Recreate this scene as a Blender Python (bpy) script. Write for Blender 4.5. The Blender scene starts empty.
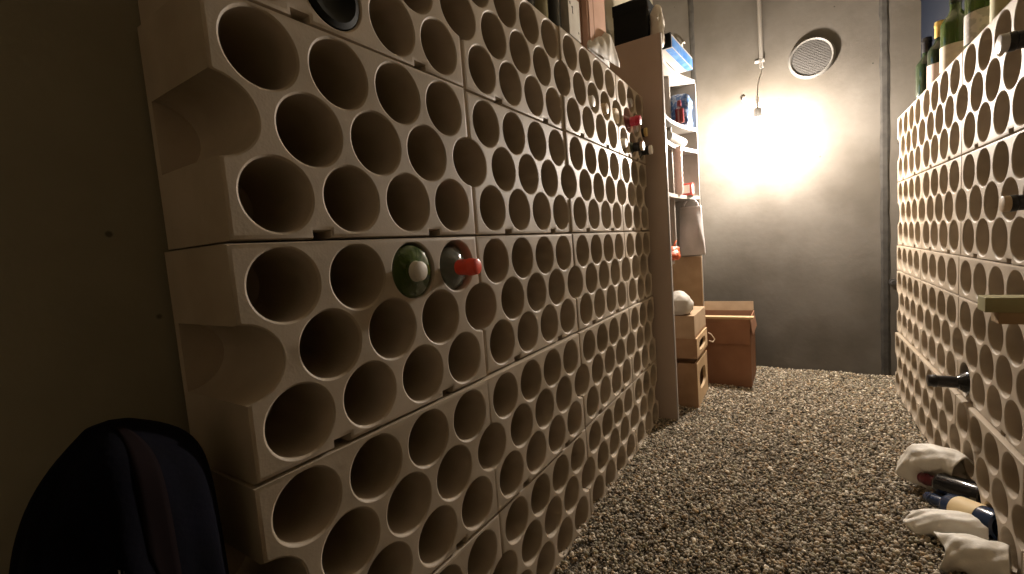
import bpy, bmesh, math, random
import numpy as np
from mathutils import Vector, Matrix, Quaternion
from mathutils.geometry import delaunay_2d_cdt
from mathutils import noise as mnoise

random.seed(7)
rng = np.random.default_rng(7)
sc = bpy.context.scene
COL = sc.collection
PI = math.pi
R = math.radians

# ------------------------------------------------------------------ materials
def mat(name, color, rough=0.6, metal=0.0, trans=0.0, ior=1.45, spec=0.5, emit=None, estr=0.0,
        noise=None, bump=None, alpha=1.0, coat=0.0, sss=0.0):
    """noise=(scale, detail, darker colour, lo, hi)   bump=(scale, strength, distance)"""
    m = bpy.data.materials.new(name); m.use_nodes = True
    nt = m.node_tree; b = nt.nodes['Principled BSDF']
    b.inputs['Base Color'].default_value = (*color, 1)
    b.inputs['Roughness'].default_value = rough
    b.inputs['Metallic'].default_value = metal
    b.inputs['IOR'].default_value = ior
    b.inputs['Transmission Weight'].default_value = trans
    b.inputs['Specular IOR Level'].default_value = spec
    b.inputs['Alpha'].default_value = alpha
    b.inputs['Coat Weight'].default_value = coat
    if sss:
        b.inputs['Subsurface Weight'].default_value = sss
    if emit:
        b.inputs['Emission Color'].default_value = (*emit, 1)
        b.inputs['Emission Strength'].default_value = estr
    tc = nt.nodes.new('ShaderNodeTexCoord')
    if noise:
        n = nt.nodes.new('ShaderNodeTexNoise'); n.inputs['Scale'].default_value = noise[0]
        n.inputs['Detail'].default_value = noise[1]
        nt.links.new(tc.outputs['Object'], n.inputs['Vector'])
        r = nt.nodes.new('ShaderNodeValToRGB')
        r.color_ramp.elements[0].position = noise[3]; r.color_ramp.elements[0].color = (*noise[2], 1)
        r.color_ramp.elements[1].position = noise[4]; r.color_ramp.elements[1].color = (*color, 1)
        nt.links.new(n.outputs['Fac'], r.inputs['Fac'])
        nt.links.new(r.outputs['Color'], b.inputs['Base Color'])
    if bump:
        n2 = nt.nodes.new('ShaderNodeTexNoise'); n2.inputs['Scale'].default_value = bump[0]
        n2.inputs['Detail'].default_value = 4
        nt.links.new(tc.outputs['Object'], n2.inputs['Vector'])
        bp = nt.nodes.new('ShaderNodeBump'); bp.inputs['Strength'].default_value = bump[1]
        bp.inputs['Distance'].default_value = bump[2]
        nt.links.new(n2.outputs['Fac'], bp.inputs['Height'])
        nt.links.new(bp.outputs['Normal'], b.inputs['Normal'])
    return m

def polystyrene_material():
    m = bpy.data.materials.new('polystyrene'); m.use_nodes = True
    nt = m.node_tree; b = nt.nodes['Principled BSDF']
    b.inputs['Roughness'].default_value = 0.55
    b.inputs['Specular IOR Level'].default_value = 0.35
    tc = nt.nodes.new('ShaderNodeTexCoord')
    n = nt.nodes.new('ShaderNodeTexNoise'); n.inputs['Scale'].default_value = 7; n.inputs['Detail'].default_value = 6
    nt.links.new(tc.outputs['Object'], n.inputs['Vector'])
    r = nt.nodes.new('ShaderNodeValToRGB')
    r.color_ramp.elements[0].position = 0.30; r.color_ramp.elements[0].color = (0.35, 0.285, 0.205, 1)
    r.color_ramp.elements[1].position = 0.62; r.color_ramp.elements[1].color = (0.48, 0.403, 0.312, 1)
    nt.links.new(n.outputs['Fac'], r.inputs['Fac'])
    nt.links.new(r.outputs['Color'], b.inputs['Base Color'])
    v = nt.nodes.new('ShaderNodeTexVoronoi'); v.inputs['Scale'].default_value = 260
    nt.links.new(tc.outputs['Object'], v.inputs['Vector'])
    n3 = nt.nodes.new('ShaderNodeTexNoise'); n3.inputs['Scale'].default_value = 45; n3.inputs['Detail'].default_value = 3
    nt.links.new(tc.outputs['Object'], n3.inputs['Vector'])
    ad = nt.nodes.new('ShaderNodeMath'); ad.operation = 'MULTIPLY_ADD'
    ad.inputs[1].default_value = 0.35
    nt.links.new(v.outputs['Distance'], ad.inputs[0]); nt.links.new(n3.outputs['Fac'], ad.inputs[2])
    bp = nt.nodes.new('ShaderNodeBump'); bp.inputs['Strength'].default_value = 0.10; bp.inputs['Distance'].default_value = 0.004
    nt.links.new(ad.outputs[0], bp.inputs['Height']); nt.links.new(bp.outputs['Normal'], b.inputs['Normal'])
    return m

def concrete_material(name, light, dark, damp):
    m = bpy.data.materials.new(name); m.use_nodes = True
    nt = m.node_tree; b = nt.nodes['Principled BSDF']
    b.inputs['Roughness'].default_value = 0.75
    tc = nt.nodes.new('ShaderNodeTexCoord')
    n = nt.nodes.new('ShaderNodeTexNoise'); n.inputs['Scale'].default_value = 1.6; n.inputs['Detail'].default_value = 9
    n.inputs['Roughness'].default_value = 0.6
    nt.links.new(tc.outputs['Object'], n.inputs['Vector'])
    r = nt.nodes.new('ShaderNodeValToRGB')
    r.color_ramp.elements[0].position = 0.36; r.color_ramp.elements[0].color = (*dark, 1)
    r.color_ramp.elements[1].position = 0.62; r.color_ramp.elements[1].color = (*light, 1)
    nt.links.new(n.outputs['Fac'], r.inputs['Fac'])
    # water stains with their own outline
    n2 = nt.nodes.new('ShaderNodeTexNoise'); n2.inputs['Scale'].default_value = 2.3; n2.inputs['Detail'].default_value = 5
    mp = nt.nodes.new('ShaderNodeMapping'); mp.inputs['Location'].default_value = (3.1, 4.7, 1.3)
    nt.links.new(tc.outputs['Object'], mp.inputs['Vector']); nt.links.new(mp.outputs['Vector'], n2.inputs['Vector'])
    r2 = nt.nodes.new('ShaderNodeValToRGB')
    r2.color_ramp.elements[0].position = 0.50; r2.color_ramp.elements[0].color = (0, 0, 0, 1)
    r2.color_ramp.elements[1].position = 0.68; r2.color_ramp.elements[1].color = (0.55, 0.55, 0.55, 1)
    nt.links.new(n2.outputs['Fac'], r2.inputs['Fac'])
    mx = nt.nodes.new('ShaderNodeMix'); mx.data_type = 'RGBA'
    nt.links.new(r2.outputs['Color'], mx.inputs[0]); nt.links.new(r.outputs['Color'], mx.inputs[6])
    mx.inputs[7].default_value = (*damp, 1)
    # small pits in the concrete
    v = nt.nodes.new('ShaderNodeTexVoronoi'); v.inputs['Scale'].default_value = 9
    nt.links.new(tc.outputs['Object'], v.inputs['Vector'])
    r3 = nt.nodes.new('ShaderNodeValToRGB')
    r3.color_ramp.elements[0].position = 0.025; r3.color_ramp.elements[0].color = (1, 1, 1, 1)
    r3.color_ramp.elements[1].position = 0.045; r3.color_ramp.elements[1].color = (0, 0, 0, 1)
    nt.links.new(v.outputs['Distance'], r3.inputs['Fac'])
    mx2 = nt.nodes.new('ShaderNodeMix'); mx2.data_type = 'RGBA'
    nt.links.new(r3.outputs['Color'], mx2.inputs[0]); nt.links.new(mx.outputs[2], mx2.inputs[6])
    mx2.inputs[7].default_value = (dark[0]*.35, dark[1]*.35, dark[2]*.35, 1)
    nt.links.new(mx2.outputs[2], b.inputs['Base Color'])
    n4 = nt.nodes.new('ShaderNodeTexNoise'); n4.inputs['Scale'].default_value = 38; n4.inputs['Detail'].default_value = 6
    nt.links.new(tc.outputs['Object'], n4.inputs['Vector'])
    bp = nt.nodes.new('ShaderNodeBump'); bp.inputs['Strength'].default_value = 0.18; bp.inputs['Distance'].default_value = 0.006
    nt.links.new(n4.outputs['Fac'], bp.inputs['Height']); nt.links.new(bp.outputs['Normal'], b.inputs['Normal'])
    return m

def gravel_material():
    m = bpy.data.materials.new('gravel_stone'); m.use_nodes = True
    nt = m.node_tree; b = nt.nodes['Principled BSDF']; b.inputs['Roughness'].default_value = 0.75
    a = nt.nodes.new('ShaderNodeAttribute'); a.attribute_name = 'tone'
    nt.links.new(a.outputs['Color'], b.inputs['Base Color'])
    return m

M = {}
M['poly'] = polystyrene_material()
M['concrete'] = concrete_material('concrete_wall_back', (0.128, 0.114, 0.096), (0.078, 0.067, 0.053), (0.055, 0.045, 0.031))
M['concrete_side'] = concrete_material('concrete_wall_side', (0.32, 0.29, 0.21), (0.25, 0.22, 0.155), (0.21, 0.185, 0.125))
M['seam'] = mat('formwork_seam', (0.055, 0.05, 0.043), 0.9, noise=(30, 5, (0.035, 0.032, 0.027), .35, .6))
M['soil'] = mat('gravel_bed', (0.16, 0.135, 0.10), 0.9, noise=(90, 4, (0.06, 0.05, 0.035), .4, .6), bump=(120, .6, .01))
M['gravel'] = gravel_material()
M['white_paint'] = mat('white_board', (0.28, 0.255, 0.225), 0.45, noise=(9, 3, (0.25, 0.225, 0.195), .35, .6))
M['white_edge'] = mat('white_edge', (0.36, 0.335, 0.305), 0.4)
M['panel'] = mat('grey_brown_board', (0.42, 0.335, 0.275), 0.5, noise=(3, 5, (0.37, 0.29, 0.235), .35, .65))
M['cardboard'] = mat('cardboard', (0.38, 0.235, 0.135), 0.8, noise=(14, 5, (0.31, 0.185, 0.10), .35, .65), bump=(60, .15, .003))
M['cardboard_red'] = mat('cardboard_reddish', (0.30, 0.15, 0.085), 0.8, noise=(9, 5, (0.245, 0.12, 0.065), .35, .65), bump=(60, .15, .003))
M['cardboard_pale'] = mat('cardboard_pale', (0.46, 0.33, 0.21), 0.8, noise=(14, 5, (0.39, 0.27, 0.165), .35, .65))
M['pine'] = mat('pale_wood', (0.66, 0.48, 0.29), 0.6, noise=(6, 6, (0.52, 0.36, 0.20), .35, .65))
M['pinkbox'] = mat('pinkish_carton', (0.58, 0.36, 0.26), 0.7, noise=(8, 4, (0.50, 0.30, 0.21), .35, .65))
M['whitecarton'] = mat('white_carton', (0.66, 0.62, 0.54), 0.6, noise=(20, 4, (0.58, 0.53, 0.45), .35, .65))
M['ink'] = mat('dark_ink', (0.03, 0.025, 0.02), 0.7)
M['black'] = mat('black_carton', (0.004, 0.005, 0.0055), 0.7, spec=0.25)
M['blue'] = mat('blue_print', (0.025, 0.12, 0.36), 0.5, noise=(25, 3, (0.08, 0.20, 0.42), .40, .62))
M['bluebag'] = mat('blue_bag_film', (0.03, 0.085, 0.22), 0.45, noise=(60, 3, (0.26, 0.31, 0.38), .36, .52))
M['film'] = mat('white_plastic_film', (0.60, 0.56, 0.50), 0.6, noise=(10, 3, (0.50, 0.465, 0.41), .35, .65), bump=(22, .2, .008), spec=0.2)
M['milky'] = mat('milky_bag', (0.52, 0.48, 0.47), 0.35, noise=(7, 3, (0.42, 0.39, 0.38), .35, .65), bump=(25, .4, .01))
M['tissue'] = mat('white_tissue', (0.84, 0.80, 0.72), 0.5, noise=(12, 4, (0.70, 0.65, 0.56), .32, .62), bump=(30, .45, .008))
M['green_glass'] = mat('green_glass', (0.075, 0.125, 0.022), 0.08, trans=0.35, spec=0.6, coat=0.4)
M['dark_glass'] = mat('dark_green_glass', (0.02, 0.035, 0.015), 0.08, trans=0.2, spec=0.6, coat=0.4)
M['black_glass'] = mat('near_black_glass', (0.008, 0.008, 0.008), 0.12, spec=0.6, coat=0.3)
M['butt_glass'] = mat('matt_dark_glass', (0.006, 0.007, 0.004), 0.55, spec=0.2)
M['navy_glass'] = mat('dark_blue_glass', (0.02, 0.035, 0.075), 0.12, spec=0.6, coat=0.3)
M['red_glass'] = mat('dark_red_wine_glass', (0.12, 0.015, 0.018), 0.1, spec=0.6, coat=0.4)
M['clear_glass'] = mat('clear_grey_glass', (0.50, 0.54, 0.48), 0.06, trans=0.75, spec=0.6)
M['straw_glass'] = mat('straw_glass', (0.33, 0.29, 0.15), 0.1, trans=0.3, spec=0.6, coat=0.3)
M['cap_cream'] = mat('cream_capsule', (0.60, 0.55, 0.47), 0.45)
M['cap_red'] = mat('bright_red_capsule', (0.85, 0.09, 0.05), 0.35)
M['cap_crimson'] = mat('crimson_capsule', (0.40, 0.015, 0.04), 0.3)
M['cap_white'] = mat('white_capsule', (0.88, 0.85, 0.80), 0.4)
M['cap_gold'] = mat('gold_capsule', (0.75, 0.52, 0.16), 0.3, metal=0.5)
M['cap_yellow'] = mat('yellow_capsule', (0.80, 0.60, 0.25), 0.4)
M['cap_black'] = mat('black_capsule', (0.012, 0.011, 0.012), 0.3)
M['cap_silver'] = mat('silver_capsule', (0.45, 0.43, 0.40), 0.3, metal=0.7)
M['cap_maroon'] = mat('maroon_capsule', (0.14, 0.018, 0.025), 0.3)
M['cap_tan'] = mat('tan_capsule', (0.48, 0.36, 0.22), 0.45)
M['label_beige'] = mat('beige_label', (0.70, 0.60, 0.44), 0.6, noise=(40, 2, (0.60, 0.50, 0.36), .4, .6))
M['label_grey'] = mat('grey_label', (0.62, 0.56, 0.50), 0.6, noise=(60, 2, (0.44, 0.40, 0.35), .45, .55))
M['label_pink'] = mat('pinkish_label', (0.62, 0.48, 0.42), 0.6)
M['label_olive'] = mat('olive_label', (0.52, 0.47, 0.24), 0.6)
M['label_cream'] = mat('cream_label', (0.75, 0.58, 0.32), 0.6)
M['navycloth'] = mat('navy_cloth', (0.0035, 0.0035, 0.008), 0.95, noise=(20, 4, (0.0025, 0.0025, 0.005), .35, .65), bump=(180, .3, .003), spec=0.1)
M['maroon_cloth'] = mat('maroon_cloth', (0.007, 0.0035, 0.004), 0.95, spec=0.1)
M['chrome'] = mat('chrome', (0.75, 0.75, 0.75), 0.15, metal=1.0)
M['vent'] = mat('grey_vent_plastic', (0.13, 0.122, 0.11), 0.55)
M['vent_dark'] = mat('vent_mesh', (0.10, 0.093, 0.085), 0.6)
M['white_plastic'] = mat('white_plastic', (0.27, 0.25, 0.225), 0.5)
M['grey_plastic'] = mat('grey_socket', (0.35, 0.34, 0.32), 0.4)
M['cable'] = mat('grey_cable', (0.42, 0.42, 0.40), 0.5)
M['bulb'] = mat('glowing_bulb', (1, 0.95, 0.85), 0.3, emit=(1.0, 0.89, 0.78), estr=2250.0)
M['steel'] = mat('dark_steel', (0.10, 0.095, 0.09), 0.5, metal=0.6)
M['orange'] = mat('orange_red_net', (0.80, 0.16, 0.05), 0.5, noise=(60, 2, (0.50, 0.08, 0.03), .4, .6))
M['redpaint'] = mat('red_print', (0.55, 0.07, 0.05), 0.5)
M['pinkcup'] = mat('pinkish_cup', (0.72, 0.55, 0.50), 0.5)
M['plank_olive'] = mat('olive_plank', (0.36, 0.33, 0.16), 0.65, noise=(12, 5, (0.26, 0.22, 0.09), .35, .65))
M['plank_brown'] = mat('brown_plank', (0.42, 0.28, 0.14), 0.65, noise=(12, 5, (0.30, 0.19, 0.09), .35, .65))
M['string'] = mat('pale_string', (0.75, 0.65, 0.48), 0.8)
M['ceiling'] = concrete_material('concrete_ceiling', (0.64, 0.55, 0.40), (0.55, 0.47, 0.33), (0.48, 0.40, 0.28))

# ------------------------------------------------------------------ object helpers
def link(o, parent=None):
    COL.objects.link(o)
    if parent is not None: o.parent = parent
    return o
def tag(o, label, cat, group=None, kind=None):
    o['label'] = label; o['category'] = cat
    if group: o['group'] = group
    if kind: o['kind'] = kind
    return o
def empty(name, loc=(0, 0, 0), rot=(0, 0, 0)):
    o = bpy.data.objects.new(name, None); o.empty_display_size = 0.02
    o.location = loc; o.rotation_euler = rot
    return link(o)
def mesh_from(name, verts, faces, m, parent=None, smooth=False):
    me = bpy.data.meshes.new(name); me.from_pydata([tuple(v) for v in verts], [], faces); me.update()
    me.materials.append(m)
    if smooth: me.polygons.foreach_set('use_smooth', [True]*len(me.polygons))
    return link(bpy.data.objects.new(name, me), parent)
def from_bm(name, bm, m, parent=None, smooth=False):
    me = bpy.data.meshes.new(name); bmesh.ops.recalc_face_normals(bm, faces=bm.faces); bm.to_mesh(me); bm.free()
    me.materials.append(m)
    if smooth: me.polygons.foreach_set('use_smooth', [True]*len(me.polygons))
    return link(bpy.data.objects.new(name, me), parent)
def add_box(bm, lo, hi, bevel=0.0, mtx=None):
    lo = Vector(lo); hi = Vector(hi)
    r = bmesh.ops.create_cube(bm, size=1)
    for v in r['verts']:
        v.co = Vector((lo[i] + (v.co[i]+.5)*(hi[i]-lo[i]) for i in range(3)))
    if bevel > 0:
        es = list({e for v in r['verts'] for e in v.link_edges})
        rr = bmesh.ops.bevel(bm, geom=es, offset=bevel, segments=2, affect='EDGES', profile=0.6)
        vs = list({v for f in rr['faces'] for v in f.verts} | {v for v in r['verts'] if v.is_valid})
    else:
        vs = r['verts']
    if mtx is not None:
        for v in vs: v.co = mtx @ v.co
    return vs
def box(name, lo, hi, m, parent=None, bevel=0.002, mtx=None):
    bm = bmesh.new(); add_box(bm, lo, hi, bevel, mtx); return from_bm(name, bm, m, parent)
def lathe(name, prof, m, parent=None, seg=28, smooth=True):
    """prof: list of (radius, z); closed ends where the radius is 0"""
    vs = []; fs = []; rings = []
    for r, z in prof:
        if r <= 1e-6:
            rings.append([len(vs)]); vs.append((0, 0, z))
        else:
            i0 = len(vs); rings.append(list(range(i0, i0+seg)))
            for k in range(seg):
                a = 2*PI*k/seg; vs.append((r*math.cos(a), r*math.sin(a), z))
    for A, B in zip(rings, rings[1:]):
        for k in range(seg):
            k2 = (k+1) % seg
            if len(A) == 1 and len(B) == 1: continue
            if len(A) == 1: fs.append((A[0], B[k2], B[k]))
            elif len(B) == 1: fs.append((A[k], A[k2], B[0]))
            else: fs.append((A[k], A[k2], B[k2], B[k]))
    o = mesh_from(name, vs, fs, m, parent)
    bm = bmesh.new(); bm.from_mesh(o.data); bmesh.ops.recalc_face_normals(bm, faces=bm.faces); bm.to_mesh(o.data); bm.free()
    if smooth:
        o.data.polygons.foreach_set('use_smooth', [True]*len(o.data.polygons))
        o.data.set_sharp_from_angle(angle=R(40))
    return o
def tube(name, pts, rad, m, parent=None, seg=10, cap=True):
    pts = [Vector(p) for p in pts]; vs = []; fs = []
    rads = rad if isinstance(rad, (list, tuple)) else [rad]*len(pts)
    up = Vector((0, 0, 1)); prev = None
    for i, p in enumerate(pts):
        t = (pts[min(i+1, len(pts)-1)] - pts[max(i-1, 0)]).normalized()
        if prev is None:
            n = t.cross(up) if abs(t.dot(up)) < .95 else t.cross(Vector((1, 0, 0)))
        else:
            n = prev - t*prev.dot(t)
        n.normalize(); prev = n; b = t.cross(n)
        for k in range(seg):
            a = 2*PI*k/seg; vs.append(p + (n*math.cos(a) + b*math.sin(a))*rads[i])
    for i in range(len(pts)-1):
        for k in range(seg):
            k2 = (k+1) % seg
            fs.append((i*seg+k, i*seg+k2, (i+1)*seg+k2, (i+1)*seg+k))
    if cap:
        fs.append(tuple(range(seg-1, -1, -1))); fs.append(tuple(range((len(pts)-1)*seg, len(pts)*seg)))
    o = mesh_from(name, vs, fs, m, parent, smooth=True)
    o.data.set_sharp_from_angle(angle=R(50))
    return o
def crumple(o, amp, scale, seed=0):
    me = o.data
    for v in me.vertices:
        q = v.co*scale + Vector((seed*3.7, seed*1.3, seed*2.1))
        v.co += v.normal*(mnoise.noise(q)*amp + abs(mnoise.noise(q*2.3))*amp*.7 - amp*.25)
    me.update()

# ------------------------------------------------------------------ measured frame (metres)
P = 0.115                                   # pitch of the holes in a block
BW, BH = 0.48168, 0.29653                   # block width and tier height
HR, RH = 0.04824, 0.090805                  # hole radius, spacing of the rows
DEPTH = 0.170
RTOP = 1.3177; RFAR = 2.5479; RFACE = -0.97186; CH = 0.12077
XW = 2.845; YL = 0.188; YR = -1.16; XB = -1.35; ZC = 2.55
FLOOR = -0.012

# ------------------------------------------------------------------ room
def struct(o):
    o['kind'] = 'structure'; return o
def slab(name, lo, hi, m):
    return struct(box(name, lo, hi, m, None, 0))
slab('floor', (XB, YR, FLOOR-.1), (XW, YL, FLOOR), M['soil'])
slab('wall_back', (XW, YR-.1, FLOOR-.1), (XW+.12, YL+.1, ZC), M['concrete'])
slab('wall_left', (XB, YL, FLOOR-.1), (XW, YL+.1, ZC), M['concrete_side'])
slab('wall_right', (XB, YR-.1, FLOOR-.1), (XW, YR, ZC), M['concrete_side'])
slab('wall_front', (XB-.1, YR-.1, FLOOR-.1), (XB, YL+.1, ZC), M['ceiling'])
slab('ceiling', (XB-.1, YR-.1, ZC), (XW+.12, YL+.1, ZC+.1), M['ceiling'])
# dark formwork seams running up the back wall
for n, y, w in (('trim_1', -0.040, 0.030), ('trim_2', -0.9665, 0.040)):
    bm = bmesh.new(); N = 40; zs = [FLOOR + (ZC-FLOOR)*i/N for i in range(N+1)]
    rows = []
    for i, z in enumerate(zs):
        a = (random.random()-.5)*.006; b_ = (random.random()-.5)*.006
        rows.append([bm.verts.new((XW-.0005, y-w/2+a, z)), bm.verts.new((XW-.004, y-w/4, z)), bm.verts.new((XW-.004, y+w/4, z)), bm.verts.new((XW-.0005, y+w/2+b_, z))])
    for A, B in zip(rows, rows[1:]):
        for k in range(3): bm.faces.new((A[k], A[k+1], B[k+1], B[k]))
    struct(from_bm(n, bm, M['seam']))

# gravel: loose stones nobody could count, one object
def gravel():
    ico = bmesh.new(); bmesh.ops.create_icosphere(ico, subdivisions=1, radius=1)
    bv = np.array([v.co[:] for v in ico.verts]); bf = np.array([[v.index for v in f.verts] for f in ico.faces]); ico.free()
    n1 = 80000
    x = np.concatenate([rng.uniform(0.15, XW-.005, n1), rng.uniform(-1.34, 0.15, 9000)])
    y = np.concatenate([rng.uniform(-0.975, 0.02, n1), rng.uniform(-1.12, 0.15, 9000)])
    # the strip of floor by the shelf and beyond the right rack is wider
    x = np.concatenate([x, rng.uniform(1.80, XW-.005, 5000), rng.uniform(2.55, XW-.005, 1500)])
    y = np.concatenate([y, rng.uniform(0.0, YL-.01, 5000), rng.uniform(YR+.01, -.97, 1500)])
    n = len(x)
    s = rng.gamma(5, 0.00078, n).clip(.0018, .0085)
    s[n1:n1+9000] *= 1.25
    rad = s[:, None]*rng.uniform(.65, 1.25, (n, 3)); rad[:, 2] *= .75
    # random rotation
    q = rng.normal(size=(n, 4)); q /= np.linalg.norm(q, axis=1)[:, None]
    w, a, b, c = q.T
    Rm = np.stack([1-2*(b*b+c*c), 2*(a*b-c*w), 2*(a*c+b*w), 2*(a*b+c*w), 1-2*(a*a+c*c), 2*(b*c-a*w), 2*(a*c-b*w), 2*(b*c+a*w), 1-2*(a*a+b*b)], 1).reshape(n, 3, 3)
    jit = rng.uniform(.78, 1.18, (n, len(bv), 1))
    V = np.einsum('nij,nvj->nvi', Rm, bv[None]*jit*rad[:, None, :])
    und = .006*np.sin(x*7+1.3*np.sin(y*9)) + .005*np.sin(y*13+x*4)
    z = FLOOR + .007 + und*.6 + rng.uniform(0, .006, n)
    V += np.stack([x, y, z], 1)[:, None, :]
    V[:, :, 0] = np.minimum(V[:, :, 0], XW-.0008)
    nv = len(bv); F = (bf[None] + (np.arange(n)*nv)[:, None, None]).reshape(-1, 3)
    me = bpy.data.meshes.new('gravel')
    me.vertices.add(n*nv); me.vertices.foreach_set('co', V.reshape(-1).astype(np.float32))
    me.loops.add(len(F)*3); me.loops.foreach_set('vertex_index', F.reshape(-1).astype(np.int32))
    me.polygons.add(len(F)); me.polygons.foreach_set('loop_start', np.arange(0, len(F)*3, 3, dtype=np.int32))
    me.update(calc_edges=True)
    at = me.color_attributes.new('tone', 'FLOAT_COLOR', 'POINT')
    base = np.array([[.46, .395, .30], [.34, .285, .21], [.76, .68, .55], [.18, .15, .11], [.42, .31, .19], [.36, .325, .225]])
    t = base[rng.integers(0, len(base), n)]*rng.uniform(.55, 1.2, (n, 1))
    rgba = np.ones((n, nv, 4)); rgba[:, :, :3] = t[:, None, :]
    at.data.foreach_set('color', rgba.reshape(-1).astype(np.float32))
    me.materials.append(M['gravel'])
    o = link(bpy.data.objects.new('gravel', me))
    tag(o, 'loose grey brown gravel covering the cellar floor', 'gravel', kind='stuff')
gravel()

# ------------------------------------------------------------------ polystyrene blocks
def block_mesh(name, cols, rows, H, seg=44):
    w = (cols*P + (BW-4*P)) - 0.0034; off = (BW-4*P)/2 - .0017
    BR = HR*1.12                            # the cut-outs at the ends are a little wider than the holes
    BEV = 0.0032; OB = 0.0062
    rowz = [H - .5*P - r*RH for r in range(rows)] if rows > 1 else [H/2]
    holes = []
    for r, z in enumerate(rowz):
        if r % 2 == 0: holes += [(off + (c+.5)*P, z) for c in range(cols)]
        else: holes += [(off + c*P, z) for c in range(1, cols)]
    # outline, counter-clockwise seen with x right and z up
    H2 = H - .0018
    pts = []
    def arc(cx, cz, a0, a1, n=20):
        return [(cx+HR*math.cos(a0+(a1-a0)*i/n), cz+HR*math.sin(a0+(a1-a0)*i/n)) for i in range(n+1)]
    nw, nh = .0125, .0105
    pts.append((0, 0))
    if rows > 1:
        for c in (1, cols-1):
            xc = off + c*P
            pts += [(xc-nw, 0), (xc-nw, nh), (xc+nw, nh), (xc+nw, 0)]
    pts.append((w, 0))
    odd = [z for r, z in enumerate(rowz) if r % 2 == 1]
    for z in sorted(odd):
        pts += \
               [(min(w, w + .0017 - BR*math.sin(PI*i/20)), z - HR*math.cos(PI*i/20)) for i in range(21)]
    pts.append((w, H2)); pts.append((0, H2))
    for z in sorted(odd, reverse=True):
        pts += [(max(0, -.0017 + BR*math.sin(PI*i/20)), z + HR*math.cos(PI*i/20)) for i in range(21)]
    # round the four outer corners a little by chamfering is left to the bevel ring
    n = len(pts)
    ends = [0 < p[0] < w and .02 < p[1] < H2-.02 for p in pts]
    def inset(sc_):
        out = []
        for i in range(n):
            p0 = Vector(pts[i-1]); p1 = Vector(pts[i]); p2 = Vector(pts[(i+1) % n])
            e1 = (p1-p0).normalized(); e2 = (p2-p1).normalized()
            n1 = Vector((-e1.y, e1.x)); n2 = Vector((-e2.y, e2.x))
            k = (n1+n2); l = k.length
            k = k/l if l > 1e-6 else n1
            c = max(.45, k.dot(n1))
            d = sc_*(BEV if ends[i] else OB)
            out.append(p1 + k*(d/c))
        return out
    V = []; Fc = []
    def ring(points, y):
        i0 = len(V); V.extend((p[0], y, p[1]) for p in points); return list(range(i0, i0+len(points)))
    def bridge(A, B, flip=False):
        m = len(A)
        for k in range(m):
            k2 = (k+1) % m
            f = (A[k], A[k2], B[k2], B[k])
            Fc.append(f[::-1] if flip else f)
    def circ(c, r): return [(c[0]+r*math.cos(2*PI*k/seg), c[1]+r*math.sin(2*PI*k/seg)) for k in range(seg)]
    P0 = inset(1); P1 = inset(.3)
    o0 = ring(P0, 0); o1 = ring(P1, BEV*.3); o2 = ring(pts, OB); o3 = ring(pts, DEPTH-.0124)
    bridge(o0, o1); bridge(o1, o2); bridge(o2, o3)
    hr = []
    for c in holes:
        h0 = ring(circ(c, HR+BEV), 0); h1 = ring(circ(c, HR+BEV*.134), BEV*.5); h1b = h1; h2 = ring(circ(c, HR), BEV); h3 = ring(circ(c, HR), DEPTH-.0126)
        bridge(h0, h1, True); bridge(h1, h2, True); bridge(h2, h3, True)
        hr.append(h0)
    # front skin
    idx = list(o0); edges = [(i, (i+1) % len(o0)) for i in range(len(o0))]
    for h in hr:
        s = len(idx); idx += h; edges += [(s+i, s+(i+1) % seg) for i in range(seg)]
    co = [Vector((V[i][0], V[i][2])) for i in idx]
    vs2, _, tri, ov, _, _ = delaunay_2d_cdt(co, edges, [], 0, 1e-7)
    remap = []
    for k, v in enumerate(vs2):
        if ov[k]: remap.append(idx[ov[k][0]])
        else:
            remap.append(len(V)); V.append((v.x, 0, v.y))
    poly = P0
    def inside(x, z):
        c = False; j = n-1
        for i in range(n):
            xi, zi = poly[i]; xj, zj = poly[j]
            if (zi > z) != (zj > z) and x < (xj-xi)*(z-zi)/(zj-zi)+xi: c = not c
            j = i
        return c
    for t in tri:
        cx = sum(vs2[k].x for k in t)/len(t); cz = sum(vs2[k].y for k in t)/len(t)
        if not inside(cx, cz): continue
        if any((cx-h[0])**2+(cz-h[1])**2 < (HR+BEV*.97)**2*.995 for h in holes): continue
        Fc.append(tuple(remap[k] for k in t))
    # closed back plate
    yb = DEPTH-.0125
    b0 = ring([(0, 0), (w, 0), (w, H2), (0, H2)], yb); b1 = ring([(0, 0), (w, 0), (w, H2), (0, H2)], DEPTH)
    bridge(b0, b1); Fc.append(tuple(b0)); Fc.append(tuple(b1[::-1]))
    me = bpy.data.meshes.new(name); me.from_pydata(V, [], Fc); me.update()
    bm = bmesh.new(); bm.from_mesh(me); bmesh.ops.recalc_face_normals(bm, faces=bm.faces)
    bmesh.ops.remove_doubles(bm, verts=bm.verts, dist=1e-6); bm.to_mesh(me); bm.free()
    me.polygons.foreach_set('use_smooth', [True]*len(me.polygons))
    me.set_sharp_from_angle(angle=R(50))
    for p_ in me.polygons:
        if abs(p_.normal.y) > .999: p_.use_smooth = False
    me.materials.append(M['poly'])
    return me

ME4 = block_mesh('wine_rack_block', 4, 3, BH)
ME3 = block_mesh('wine_rack_block_sawn', 3, 3, BH)
ME1 = block_mesh('wine_rack_block_low', 4, 1, CH)

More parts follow.
